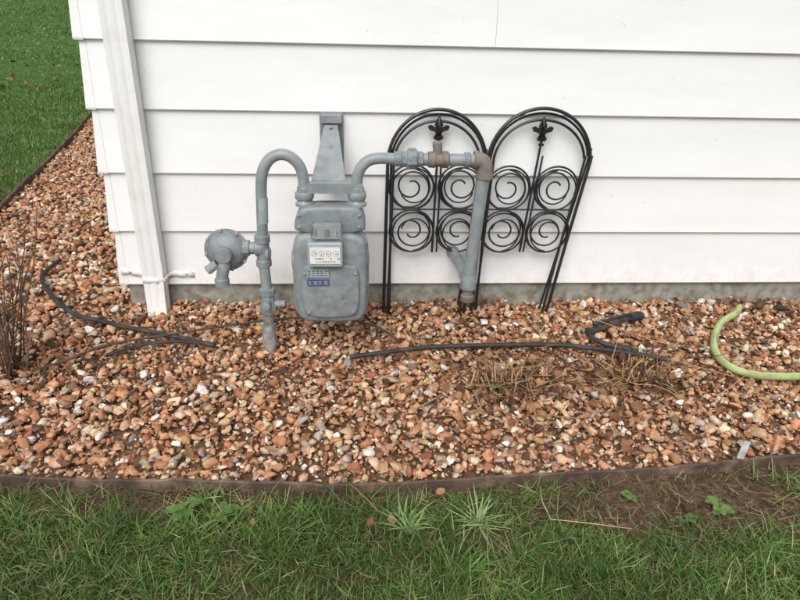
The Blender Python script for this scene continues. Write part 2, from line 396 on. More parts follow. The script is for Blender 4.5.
grass(*clump(-1.8,2.3,-1.95,-1.15,1700,12,.012),.040,.095,.0032,BL,bright=1.12,tilt=.4)
thatch=np.array([lin(168,154,116),lin(148,134,98),lin(120,108,78)])
grass(*uni(-1.8,2.3,-1.95,-1.18,1300),.008,.018,.0022,BLt,False,cols=thatch,tilt=.1,dz=-.022)
grass(*uni(-4.5,5,-3.6,-1.95,2500),.03,.06,.006,BLf,False)
grass(*uni(-4.5,-1.8,-1.95,-.6,3000),.03,.06,.005,BLf,False)
grass(*uni(2.3,5,-1.95,-.6,3000),.03,.06,.005,BLf,False)
grass(*uni(-6.5,-2.5,-.8,6,2800),.03,.065,.006,BLf,False,bright=1.1)
grass(*uni(-12,-3,6,14,900),.035,.075,.011,BLf,False,bright=1.1)
grass(*uni(-26,-5,14,34,130),.05,.09,.03,BLf,False,bright=1.1)
instance_mesh("lawn_grass",GB,M_GRASS)

# ---------------------------------------------------------------- leaves and twigs
def leafproto():
    v=[];f=[];L=5; cu=random.uniform(.1,.5); tw=random.uniform(-.4,.4)
    for i in range(L+1):
        t=i/L; w=.42*math.sin(math.pi*min(1,t*.92+.06))**.8*(1+.25*random.uniform(-1,1))+.02
        zc=cu*(t-.5)**2*1.3
        for sx in (-1,0,1): v.append((sx*w,t-.5,zc+abs(sx)*w*cu*.9+sx*tw*.2*t))
    for i in range(L):
        for j in (0,1): a=i*3+j; f.append((a,a+1,a+4,a+3))
    return proto_from(v,f)
LP=[leafproto() for _ in range(12)]
lc=np.array([lin(144,104,72),lin(116,82,58),lin(162,126,90),lin(94,68,52),lin(182,150,112)])
LB=[]
def leaves(x,y,s0,s1,dz,m=True):
    n=len(x); s=rng.uniform(s0,s1,n)
    LB.append((LP,np.stack([x,y,base(x,y)+dz+rng.uniform(0,.01,n)],1),zrot(n,.5),np.stack([s*rng.uniform(.5,1,n),s,s],1),lc[rng.integers(0,5,n)]*rng.uniform(.7,1.15,(n,1))))
x,y=scatter(-2.6,4,-1.2,.0,30,.03); leaves(x,y,.022,.05,.008)
for cx,cy,n,s in ((.66,-.72,110,.22),(1.24,-.66,150,.22),(.95,-.85,70,.25),(1.5,-.45,70,.22),(2.0,-.12,60,.3),(.5,-.12,50,.25),(-1.5,-.5,60,.18)):
    x=rng.normal(cx,s,n);y=np.minimum(rng.normal(cy,s*.6,n),-.03); k=inbed(x,y,.03); leaves(x[k],y[k],.02,.045,.010)
x,y=uni(-1.8,2.3,-1.7,-1.27,14); leaves(x,y,.02,.04,-.02)
x=rng.normal(-3.2,.5,160);y=rng.uniform(.5,7,160); leaves(x,y,.03,.06,.0)
x=rng.uniform(-9,-4.5,110);y=rng.uniform(9,14,110); leaves(x,y,.05,.12,.0)
instance_mesh("dead_leaves",LB,M_LEAF)

def sticks(name,specs):
    V=[];L=[];T=[];C_=[];off=0
    for pts,r0,r1,c in specs:
        mb=MB(); n=len(pts); mb.tube(pts,[r0+(r1-r0)*i/(n-1) for i in range(n)],5)
        v=np.array(mb.v); V.append(v); C_.append(np.tile(np.array(c),(len(v),1)))
        for f in mb.f: L+= [i+off for i in f]; T.append(len(f))
        off+=len(v)
    return raw_mesh(name,np.concatenate(V),np.array(L),np.array(T),np.concatenate(C_),M_TWIG)
tw=[lin(172,136,98),lin(146,112,80),lin(196,168,128),lin(104,78,58),lin(88,66,52)]
def bz(x,y): return float(base(x,y))
def stick_pts(x,y,z,az,el,ln,k=5,wob=.12):
    p=Vector((x,y,z)); out=[p.copy()]
    for i in range(k):
        az+=random.gauss(0,wob); el+=random.gauss(0,wob)
        p=p+Vector((math.cos(az)*math.cos(el),math.sin(az)*math.cos(el),math.sin(el)))*(ln/k)
        p.z=max(p.z,bz(p.x,p.y)+.016); out.append(p.copy())
    return out
def deadplant(name,cx,cy,n,sp,ln,elm):
    S=[]
    for i in range(n):
        far_=1.7 if i%3==0 else .8
        x=random.gauss(cx,sp*far_);y=min(random.gauss(cy,sp*.65*far_),-.2); az=random.uniform(0,6.28)
        S.append((stick_pts(x,y,bz(x,y)+random.uniform(.010,.024),az,random.uniform(0,elm),random.uniform(.3,1)*ln,5,.2),random.uniform(.0016,.0038),.0013,tuple(c*random.uniform(.65,1.05) for c in random.choice(tw))))
    for i in range(n//3):
        x=random.gauss(cx,sp*.45);y=random.gauss(cy,sp*.25)
        S.append((stick_pts(x,y,bz(x,y)-.01,random.uniform(0,6.28),random.uniform(.8,1.5),random.uniform(.05,.11),3,.08),.0044,.0034,tuple(c*random.uniform(.7,1.1) for c in random.choice(tw))))
    return sticks(name,S)
deadplant("dead_plant",.62,-.73,140,.14,.21,.5)
deadplant("dead_plant",1.23,-.68,125,.14,.18,.5)
S=[]
for i in range(130):
    x=random.uniform(-2.3,2.6);y=random.uniform(-1.18,-.1)
    if bool(inbed(np.array(x),np.array(y),.06)):
        S.append((stick_pts(x,y,bz(x,y)+.016,random.uniform(0,6.28),0,random.uniform(.04,.16),4,.1),.002,.0012,random.choice(tw)))
for x0,y0,az,l in ((1.35,-.55,-.6,.42),(.62,-.82,1.9,.3),(.72,-.80,.4,.25),(1.55,-.5,2.8,.5),(.2,-.9,.4,.16),(.70,-.95,1.6,.22),(.95,-.75,-2.2,.3)):
    S.append((stick_pts(x0,y0,bz(x0,y0)+.026,az,.03,l,6,.06),.0034,.002,tw[0]))
sticks("twigs",S)
S=[([(.627,-1.30,bz(0,-1.3)+.01),(.615,-1.38,-.19),(.622,-1.455,-.19),(.74,-1.485,-.182),(.874,-1.511,-.185)],.0022,.0015,lin(190,172,130)),
   ([(-.05,-1.28,-.17),(.02,-1.36,-.18),(.05,-1.40,-.19)],.003,.002,lin(150,112,78))]
sticks("straw",S)
S=[]
for i in range(20):
    az=random.gauss(.2,.7); x=-1.54+random.gauss(0,.03); y=-.60+random.gauss(0,.05)
    p=stick_pts(x,y,bz(x,y)-.02,az,random.uniform(1.25,1.5),random.uniform(.35,.80),8,.06)
    c=random.choice([lin(112,88,74),lin(88,70,62),lin(132,110,92)]); S.append((p,.0044,.0016,c))
    for j in range(5):
        q=p[random.randint(2,7)]; S.append((stick_pts(q.x,q.y,q.z,random.uniform(0,6.28),random.uniform(.5,1.3),random.uniform(.06,.2),4,.12),.0020,.0011,c))
sticks("bare_shrub",S)

def longweed(name,cx,cy,n,ln,c):
    pr=[blade(5,random.uniform(.5,1.1),.5,random.uniform(.2,.8)) for _ in range(10)]
    nn=n; pos=np.stack([rng.normal(cx,.012,nn),rng.normal(cy,.012,nn),np.full(nn,bz(cx,cy)-.035)],1)
    h=rng.uniform(.5,1,nn)*ln; return instance_mesh(name,[(pr,pos,zrot(nn,.25),np.stack([np.full(nn,.005),h,h],1),np.array(c)*rng.uniform(.75,1.2,(nn,1)))],M_GRASS)
longweed("grass_weed",.15,-1.43,52,.10,lin(142,166,104))
longweed("grass_weed",.385,-1.42,56,.095,lin(150,172,112))
longweed("grass_weed",1.62,-1.33,30,.07,lin(118,150,80))
longweed("grass_weed",-.2,-1.36,24,.06,lin(118,146,80))
def broad(name,cx,cy,n,s,c):
    def lp():
        v=[];f=[];L=6; lift=random.uniform(.2,.6)
        for i in range(L+1):
            t=i/L; w=.05+.26*math.sin(math.pi*t**1.3)*(1+.18*((i%2)*2-1))
            if i==L:w=.01
            for sx in (-1,0,1): v.append((sx*w,t,lift*t*(1-.7*t)+abs(sx)*w*.25))
        for i in range(L):
            for j in (0,1): a=i*3+j; f.append((a,a+1,a+4,a+3))
        return proto_from(v,f)
    pr=[lp() for _ in range(6)]; k=n
    pos=np.stack([rng.normal(cx,.006,k),rng.normal(cy,.006,k),np.full(k,bz(cx,cy)-.022)],1); h=rng.uniform(.7,1.1,k)*s
    return instance_mesh(name,[(pr,pos,zrot(k,.12),np.stack([h,h,h],1),np.array(c)*rng.uniform(.75,1.2,(k,1)))],M_GRASS)
broad("broadleaf_weed",-.60,-1.335,12,.055,lin(104,140,72))
broad("broadleaf_weed",-.47,-1.345,10,.05,lin(104,140,72))
broad("broadleaf_weed",1.243,-1.393,11,.05,lin(112,144,78))
broad("broadleaf_weed",1.62,-1.42,9,.045,lin(98,132,66))
broad("broadleaf_weed",.95,-1.33,8,.035,lin(108,138,76))
broad("broadleaf_weed",1.10,-1.44,8,.035,lin(108,138,76))

# ---------------------------------------------------------------- edging
def edging(name,pts,h0,h1,th):
    mb=MB(); P=cr([(p[0],p[1],0) for p in pts],14); v=[];f=[]
    for i,p in enumerate(P):
        t=(P[min(i+1,len(P)-1)]-P[max(i-1,0)]).normalized(); n=Vector((-t.y,t.x,0)); b=bz(p.x,p.y)
        wob=random.gauss(0,.0025)+.006*math.sin(i*.33)
        for s,z in ((-1,h0),(-1,h1-.003),(-.5,h1),(.5,h1),(1,h1-.003),(1,h0)): v.append((p.x+n.x*s*th,p.y+n.y*s*th,b+z+(wob if z!=h0 else 0)))
    for i in range(len(P)-1):
        for k in range(5): f.append((i*6+k,i*6+k+1,(i+1)*6+k+1,(i+1)*6+k))
    mb.add(v,f); return mb.obj(name,M_EDGE)
edging("landscape_edging",[(x,y) for x,y in zip(FEX,FEY)],-.08,.002,.006)
edging("landscape_edging",[(x,y) for x,y in zip(LEX,LEY)],-.08,.035,.012)
mb=MB(); mb.add([(1.405,-1.20,-.165),(1.43,-1.205,-.165),(1.47,-1.165,-.12),(1.445,-1.16,-.12)],[(0,1,2,3)])
mb.add([(1.403,-1.204,-.167),(1.428,-1.209,-.167),(1.468,-1.169,-.122),(1.443,-1.164,-.122)],[(0,1,2,3)])
mb.tube([(1.45,-1.167,-.13),(1.44,-1.165,-.22)],.006,6)
mb.obj("edging_stake",M_GALV)

# ---------------------------------------------------------------- house
CX=-1.215; HX=8.0; HY=7.0
house=empty("white_house",(3.4,3.5,0))
courses=[.040,.325,.614,.905,1.195,1.485,1.775,2.065,2.355,2.645]
def course(z0,z1,x0,x1,extra=0,side=True):
    prof=[(.004,z1-.004),(.021,z0+.010),(.0225,z0+.004),(.020,z0),(.0,z0+.001)]
    mb=MB(); v=[];f=[]
    for off,z in prof:
        o=off+extra
        if side: v+=[(x1,-o,z),(CX-o,-o,z),(CX-o,HY+o,z)]
        else: v+=[(x1,-o,z),(x0,-o,z)]
    m=3 if side else 2
    for i in range(len(prof)-1):
        for k in range(m-1): f.append((i*m+k,i*m+k+1,(i+1)*m+k+1,(i+1)*m+k))
    mb.add(v,f); return mb
for i,z in enumerate(courses[:-1]):
    z1=courses[i+1]+.004
    if i==4:
        course(z,z1,0,.6035).obj("siding_board",M_SIDE,house); course(z,z1,.6047,HX,side=False).obj("siding_board",M_SIDE,house)
    else: course(z,z1,0,HX).obj("siding_board",M_SIDE,house)
    mb=MB(); v=[];f=[]
    prof=[(.0055,z1-.006),(.0225,z+.010),(.024,z+.002),(.021,z-.004),(.004,z-.004)]
    for o,zz in prof: v+=[(CX+.022,-o,zz),(CX-o+.002,-o,zz),(CX-o,-o+.002,zz),(CX-o,.022,zz)]
    for a in range(4):
        for k in range(3): f.append((a*4+k,a*4+k+1,(a+1)*4+k+1,(a+1)*4+k))
    mb.add(v,f); mb.obj("corner_cap",M_SIDE,house)
mb=MB(); mb.box((CX+.001,.002,.03),(HX,HY,2.66)); mb.obj("wall_sheathing",M_SIDE,house)
mb=MB(); mb.box((CX+.012,.006,-.6),(HX-.01,HY-.01,.035)); mb.obj("foundation",M_CONC,house)
mb=MB(); mb.box((CX-.15,-.15,2.67),(HX+.15,HY+.15,2.80)); mb.obj("soffit",M_SOFF,house)
mb=MB(); mb.add([(CX-.2,-.2,2.803),(HX+.2,-.2,2.803),(HX+.2,HY+.2,2.803),(CX-.2,HY+.2,2.803),(CX-.2,HY/2,4.3),(HX+.2,HY/2,4.3)],[(0,1,5,4),(2,3,4,5),(0,4,3),(1,2,5),(0,3,2,1)]); mb.obj("roof",M_ROOF,house,smooth=False)

# downspout
ds=empty("downspout",(-1.04,-.08,0))
mb=MB()
def spout_sec(w,d,x,y):
    o=[]; n=10
    for i in range(n+1):
        t=i/n; rib=.004 if i in (3,7) else 0
        o.append((x-w/2+w*t,y-d/2+rib))
    for i in range(1,5): o.append((x+w/2-(.003 if i==2 else 0),y-d/2+d*i/5))
    o.append((x+w/2,y+d/2)); o.append((x-w/2,y+d/2)); 
    for i in range(4,0,-1): o.append((x-w/2,y-d/2+d*i/5))
    return o
v=[];f=[]; zs=[2.66,1.9,1.2,.5,.12,.0,-.12]; xs=[-1.03,-1.028,-1.03,-1.034,-1.036,-1.036,-1.032]
m=0
for z,x in zip(zs,xs):
    s=spout_sec(.100 if z>.1 else .094,.07,x,-.066-(.012 if z<.05 else 0)-(.02 if z<-.05 else 0)); m=len(s); v+=[(a,b,z) for a,b in s]
for i in range(len(zs)-1):
    for k in range(m): f.append((i*m+k,i*m+(k+1)%m,(i+1)*m+(k+1)%m,(i+1)*m+k))
mb.add(v,f); mb.obj("spout_pipe",M_WHITE,ds,angle=25)
mb=MB()
P=[(-1.215,-.026,.112),(-1.18,-.029,.118),(-1.15,-.027,.105),(-1.12,-.032,.108),(-1.095,-.030,.10),(-1.088,-.104,.098),(-.984,-.104,.092),(-.981,-.030,.092),(-.95,-.030,.104),(-.92,-.027,.098),(-.89,-.031,.106),(-.855,-.026,.094)]
v=[];f=[]
for i,p in enumerate(P):
    j=random.gauss(0,.003)
    v+=[(p[0],p[1]+j,p[2]-.016),(p[0],p[1]-j,p[2]+.016)]
for i in range(len(P)-1): f.append((2*i,2*i+2,2*i+3,2*i+1))
mb.add(v,f); st=mb.obj("strap",M_WHITE,ds); sm=st.modifiers.new("s","SOLIDIFY"); sm.thickness=.002
mb=MB()
for p in ((-1.17,.112),(-.89,.1)): mb.lathe([(.006,0),(.006,.004),(.003,.006)],(p[0],-.029,p[1]),(0,-1,0),10)
mb.obj("screws",M_GALV,ds)

# ---------------------------------------------------------------- gas meter
gm=empty("gas_meter",(-.14,-.42,.3))
YP=-.42
low=chaikin([(-.295,.455),(-.297,.13),(-.283,.072),(-.235,.052),(-.04,.050),(.004,.066),(.024,.12),(.024,.40),(.012,.455),(-.06,.475),(-.22,.475)],2)
mb=MB(); mb.pillow(low,-.492,-.36,.024,5); mb.obj("lower_case",M_GREYD,gm)
fl=chaikin([(-.303,.455),(-.305,.125),(-.289,.064),(-.237,.044),(-.04,.042),(.010,.058),(.032,.12),(.032,.40),(.018,.462),(-.06,.480),(-.22,.480)],2)
mb=MB(); mb.pillow(fl,-.448,-.434,.004,2); mb.obj("case_flange",M_GREY,gm)
pan=chaikin([(-.262,.325),(-.262,.12),(-.225,.084),(-.05,.084),(-.010,.12),(-.010,.325),(-.05,.338),(-.225,.338)],2)
mb=MB(); mb.pillow(pan,-.509,-.48,.010,4); mb.obj("front_pan",M_GREYD,gm)
up=chaikin([(-.282,.465),(-.284,.52),(-.262,.575),(-.215,.588),(-.05,.588),(-.002,.578),(.018,.52),(.014,.465)],2)
mb=MB(); mb.pillow(up,-.478,-.365,.018,4); mb.obj("upper_case",M_GREYD,gm)
mb=MB()
for i in range(0,len(fl),4):
    p=fl[i]; cxm,czm=-.137,.27; q=(p[0]+(cxm-p[0])*.045,p[1]+(czm-p[1])*.03)
    mb.lathe([(.0075,0),(.0075,.006),(.005,.008)],(q[0],-.448,q[1]),(0,-1,0),6)
for p in ((-.262,.50),(-.262,.55),(-.01,.50),(-.01,.55),(-.235,.115),(-.04,.115),(-.245,.30),(-.028,.30)):
    mb.lathe([(.008,0),(.008,.010),(.005,.012)],(p[0],-.472 if p[1]>.4 else -.504,p[1]),(0,-1,0),6)
mb.obj("bolts",M_GREY,gm)
mb=MB()
for sx,xx in ((1,.018),(-1,-.292)):
    mb.lathe([(.05,0),(.05,.008),(.038,.014),(.001,.016)],(xx,-.41,.33),(sx,0,0),20)
mb.obj("side_boss",M_GREYD,gm)
mb=MB()
for xx in (-.239,-.019):
    mb.lathe([(.040,0),(.040,.012),(.034,.018),(.030,.03)],(xx,YP,.578),(0,0,1),24)
    mb.lathe([(.038,0),(.041,.004),(.041,.028),(.038,.032)],(xx,YP,.606),(0,0,1),8)
    mb.lathe([(.031,0),(.031,.018),(.027,.022)],(xx,YP,.638),(0,0,1),20)
mb.obj("union_nuts",M_GREY,gm)
mb=MB(); mb.box((-.226,-.548,.345),(-.080,-.47,.452),.008); mb.obj("index_housing",M_LAB,gm,angle=30)
mb=MB(); mb.box((-.216,-.5515,.362),(-.090,-.5475,.434)); mb.obj("dial_plate",M_FACE,gm)
mb=MB(); mb2=MB()
for i in range(4):
    cx=-.197+i*.0295; cz=.408
    mb.lathe([(.0115,0),(.0115,.0012)],(cx,-.5516,cz),(0,-1,0),20)
    mb2.lathe([(.0102,0),(.0102,.0012)],(cx,-.5530,cz),(0,-1,0),20)
mb.obj("dial_rings",M_DARK,gm); mb2.obj("dials",M_FACE,gm)
mb=MB()
for i in range(4):
    cx=-.197+i*.0295; cz=.408; a=random.uniform(0,6.28)
    d=Vector((math.cos(a),0,math.sin(a)))*.008; mb.tube([(cx-d.x*.3,-.5548,cz-d.z*.3),(cx+d.x,-.5548,cz+d.z)],.0011,5)
for k in range(11): 
    x=-.205+k*.0105
    if random.random()<.8: mb.box((x,-.5522,.382),(x+random.uniform(.004,.008),-.5512,.387))
for k in range(7):
    x=-.190+k*.012; mb.box((x,-.5522,.370),(x+random.uniform(.005,.009),-.5512,.3735))
mb.obj("dial_print",M_DARK,gm)
mb=MB(); mb.box((-.212,-.535,.455),(-.080,-.474,.528),.012); mb.obj("index_window",M_GLASS,gm)
mb=MB(); mb.box((-.198,-.500,.458),(-.092,-.476,.512)); mb.obj("index_gears",M_LAB,gm)
mb=MB(); mb.box((-.195,-.505,.470),(-.189,-.501,.500)); mb.box((-.105,-.505,.465),(-.100,-.501,.495)); mb.obj("index_marks",M_RED,gm)
mb=MB(); mb.tube([(-.19,-.507,.462),(-.10,-.507,.462)],.004,8); mb.tube([(-.145,-.507,.47),(-.145,-.507,.50)],.010,10); mb.obj("index_shaft",M_GALV,gm)
mb=MB(); mb.box((-.236,-.5165,.285),(-.142,-.5085,.325)); mb.obj("name_plate",M_LAB,gm)
mb=MB()
for r in range(3):
    for k in range(5):
        x=-.231+k*.018; mb.box((x,-.5175,.314-r*.0105),(x+random.uniform(.007,.014),-.5163,.317-r*.0105))
mb.obj("plate_print",M_DARK,gm)
mb=MB(); mb.box((-.236,-.5165,.247),(-.142,-.5085,.274)); mb.obj("badge",M_BLUE,gm)
mb=MB()
for r in range(2):
    for k in range(4): 
        x=-.230+k*.022; mb.box((x,-.5175,.263-r*.010),(x+random.uniform(.01,.018),-.5163,.2665-r*.010))
mb.obj("badge_print",M_LAB,gm)
mb=MB()
for zz_,x0,n in ((.222,-.235,9),(.186,-.215,6),(.150,-.20,4)):
    for k in range(n):
        x=x0+k*.011; mb.box((x,-.5115,zz_),(x+.0065,-.5085,zz_+.009))
mb.obj("cast_lettering",M_GREY,gm)

rx,ry=-.428,-.43
mb=MB(); mb.lathe([(.031,-.02),(.031,.15),(.029,.155)],(rx-.001,ry-.005,-.14),(-.01,.02,1),20)
mb.tube([(rx,ry,.0),(rx+.004,ry,.10)],.024,16); mb.obj("riser_sleeve",M_GALV,gm)
mb=MB(); mb.lathe([(.026,0),(.034,.01),(.038,.03),(.038,.055),(.030,.07),(.030,.10),(.036,.105),(.036,.130),(.026,.135)],(rx+.005,ry,.065),(0,0,1),8)
mb.lathe([(.018,0),(.018,.045),(.010,.048)],(rx+.005,ry-.02,.135),(0,-1,0),12)
mb.lathe([(.016,0),(.016,.05),(.012,.052)],(rx+.03,ry,.12),(1,0,0),10)
mb.obj("shutoff_valve",M_GREYD,gm,angle=30)
mb=MB(); mb.tube([(rx+.003,ry,.19),(rx-.002,ry+.003,.33)],.024,18)
mb.tube([(-.428,YP,.42),(-.420,YP,.60)]+[],.0235,18)
arc=[(-.418,.64),(-.413,.69),(-.400,.735),(-.372,.773),(-.332,.790),(-.292,.782),(-.258,.750),(-.243,.705),(-.239,.65)]
mb.tube(cr([(-.420,YP,.60)]+[(a,YP,b) for a,b in arc],6),.0235,18); mb.obj("inlet_pipe",M_GREY,gm)
mb=MB(); mb.lathe([(.0245,0),(.0245,.11)],(-.4225,YP,.50),(.05,0,1),18); mb.obj("pipe_label",M_LAB,gm)
mb=MB(); mb.lathe([(.030,0),(.034,.004),(.034,.03),(.029,.034),(.029,.11),(.034,.114),(.034,.142),(.030,.146)],(-.430,YP,.30),(0,0,1),16)
mb.lathe([(.034,0),(.036,.004),(.036,.03),(.024,.036)],(-.430,YP,.385),(-1,0,0),16)
mb.lathe([(.034,0),(.034,.012),(.022,.02)],(-.418,YP,.36),(1,0,0),12)
mb.obj("pipe_tee",M_GREYD,gm,angle=30)
mb=MB(); c=(-.585,-.42,.378)
mb.lathe([(.03,-.055),(.05,-.05),(.078,-.03),(.083,-.006),(.094,-.005),(.095,.006),(.083,.008),(.079,.026),(.062,.042),(.040,.050),(.036,.054),(.036,.082),(.032,.088),(.001,.089)],c,(0,-1,0),36)
mb.obj("regulator_case",M_GREYD,gm,angle=35)
mb=MB()
for i in range(8):
    a=i*math.pi/4+.2; mb.lathe([(.0085,0),(.0085,.012),(.005,.014)],(c[0]+.0885*math.cos(a),c[1]-.006,c[2]+.0885*math.sin(a)),(0,-1,0),6)
mb.obj("regulator_bolts",M_GREY,gm)
mb=MB()
mb.tube(cr([(-.585,-.475,.352),(-.590,-.485,.32),(-.600,-.485,.285),(-.604,-.485,.250)],5),.026,14)
mb.lathe([(.031,0),(.031,.03),(.027,.034)],(-.604,-.485,.238),(0,0,1),14)
mb.lathe([(.020,0),(.020,.05),(.014,.052)],(-.62,-.48,.335),(-.8,-.2,-.55),10)
mb.tube([(-.54,-.42,.385),(-.44,-.42,.385)],.027,16)
mb.lathe([(.034,0),(.036,.005),(.036,.026),(.032,.03)],(-.515,-.42,.385),(1,0,0),8)
mb.obj("regulator_vent",M_GREYD,gm,angle=35)
mb=MB()
arc=[(-.019,.65),(-.018,.69),(-.004,.735),(.026,.766),(.066,.778),(.11,.778)]
mb.tube(cr([(a,YP,b) for a,b in arc]+[(.150,YP,.776)],6),.0235,18)
mb.tube([(.15,YP,.776),(.49,YP,.775)],.026,18)
mb.tube([(.519,YP,.74),(.486,YP,.245)],.0275,18)
mb.tube([(.486,YP,.235),(.475,-.2,.230),(.462,.01,.226)],.0265,18)
mb.obj("outlet_pipe",M_GREY,gm)
mb=MB()
mb.lathe([(.028,0),(.034,.004),(.034,.022),(.040,.026),(.043,.03),(.043,.062),(.040,.066),(.034,.07),(.034,.088),(.028,.092)],(.165,YP,.776),(1,0,0),8)
mb.lathe([(.026,0),(.031,.003),(.031,.03),(.026,.033)],(.135,YP,.777),(1,0,0),16)
mb.lathe([(.02,0),(.02,.02),(.012,.022)],(.21,YP,.80),(0,0,1),8)
mb.lathe([(.030,0),(.033,.004),(.033,.02),(.028,.024)],(.43,YP,.775),(1,0,0),16)
mb.obj("outlet_union",M_GREYD,gm,angle=30)
mb=MB()
mb.lathe([(.026,0),(.033,.004),(.035,.03),(.030,.034),(.030,.06),(.035,.064),(.035,.085),(.027,.09)],(.275,YP,.776),(1,0,0),16)
mb.lathe([(.018,0),(.02,.01),(.02,.055),(.014,.06)],(.318,YP,.79),(-.1,0,1),10)
mb.tube(cr([(.475,YP,.776),(.500,YP,.772),(.516,YP,.755),(.520,YP,.715)],5),.034,16)
mb.lathe([(.037,0),(.037,.018)],(.470,YP,.776),(1,0,0),16); mb.lathe([(.037,0),(.037,.018)],(.5205,YP,.70),(0,0,1),16)
mb.obj("weathered_fittings",M_RUST,gm)
mb=MB()
mb.lathe([(.030,0),(.036,.006),(.036,.06),(.032,.07),(.032,.09)],(.4855,YP,.185),(0,0,1),18)
mb.lathe([(.033,0),(.035,.03),(.030,.034)],(.4855,YP+.02,.235),(0,1,0),16)
mb.lathe([(.031,0),(.031,.03)],(.4655,-.055,.2265),(0,1,0),16)
mb.obj("drip_tee",M_GREYD,gm,angle=30)
mb=MB(); mb.tube([(.4855,YP,.195),(.485,YP,.15)],.024,14); mb.lathe([(.029,0),(.031,.004),(.031,.03),(.027,.034)],(.485,YP,.125),(0,0,1),10); mb.obj("drip_cap",M_RUST,gm)
mb=MB()
mb.box((-.262,-.445,.668),(.006,-.395,.676)); mb.box((-.262,-.447,.635),(.006,-.443,.676))
mb.box((-.205,-.43,.64),(-.075,-.39,.667),.004)
mb.obj("bracket_bar",M_GREY,gm,angle=30)
mb=MB(); 
mb.add([(-.168,-.03,.86),(-.107,-.03,.86),(-.107,-.08,.855),(-.168,-.08,.855),(-.210,-.395,.679),(-.066,-.395,.679),(-.066,-.395,.672),(-.210,-.395,.672),(-.168,-.03,.85),(-.107,-.03,.85)],
 [(0,3,2,1),(3,4,5,2),(4,7,6,5),(7,8,9,6),(0,8,7,4,3),(1,2,5,6,9)])
for xa,xb in ((-.168,-.210),(-.107,-.066)):
    sgn=-1 if xa<-.14 else 1; t=.004*sgn
    V1=[(xa,-.03,.849),(xa,-.08,.849),(xb,-.39,.670),(xb,-.39,.64),(xa,-.03,.60)]
    V2=[(a-t*1.0,b,c_) for a,b,c_ in V1]
    mb.add(V1+V2,[(0,1,2,3,4),(9,8,7,6,5)]+[(i,(i+1)%5,(i+1)%5+5,i+5) for i in range(5)])
mb.obj("wall_bracket",M_GREY,gm,smooth=False)
mb=MB(); mb.box((-.192,-.030,.585),(-.082,-.0245,.905),.004)
mb.box((-.186,-.075,.862),(-.088,-.030,.900),.004); mb.obj("wall_plate",M_GREYD,gm,smooth=False)
mb=MB(); mb.tube([(-.137,-.2,.781),(-.137,-.205,.788)],.010,8); mb.tube([(-.137,-.1,.846),(-.137,-.105,.853)],.008,8); mb.obj("bracket_bolts",M_GREYD,gm)

# ---------------------------------------------------------------- trellis
def ring(mb,cx,y,cz,r,w,n=40):
    P=[(cx+r*math.cos(2*math.pi*i/n),y,cz+r*math.sin(2*math.pi*i/n)) for i in range(n+1)]; mb.tube(P,w,8,cap=False)
def spiral(mb,cx,y,cz,r0,r1,a0,turns,sg,w,n=50):
    P=[]
    for i in range(n+1):
        t=i/n; r=r0+(r1-r0)*t**.85; a=a0+sg*turns*2*math.pi*t; P.append((cx+r*math.cos(a),y,cz+r*math.sin(a)))
    mb.tube(P,w,8)
def finial(mb,x,y,z):
    out=[(0,.075),(.012,.050),(.020,.030),(.014,.018),(.036,.030),(.052,.024),(.044,.006),(.018,-.002),(.010,-.016),(.024,-.026),(.020,-.036),(.006,-.040)]
    pts=[(a,b) for a,b in out]+[(-a,b) for a,b in reversed(out[1:])]
    pts=pts[::-1]
    for ang in (0,math.pi/2):
        m2=MB(); m2.pillow(pts,-.005,.005,.002,1)
        v=[(px*math.cos(ang)-py*math.sin(ang)+x,px*math.sin(ang)+py*math.cos(ang)+y,pz+z) for px,py,pz in m2.v]
        mb.add(v,m2.f)
    mb.lathe([(.004,0),(.014,.006),(.014,.012),(.004,.018)],(x,y,z-.064),(0,0,1),12)
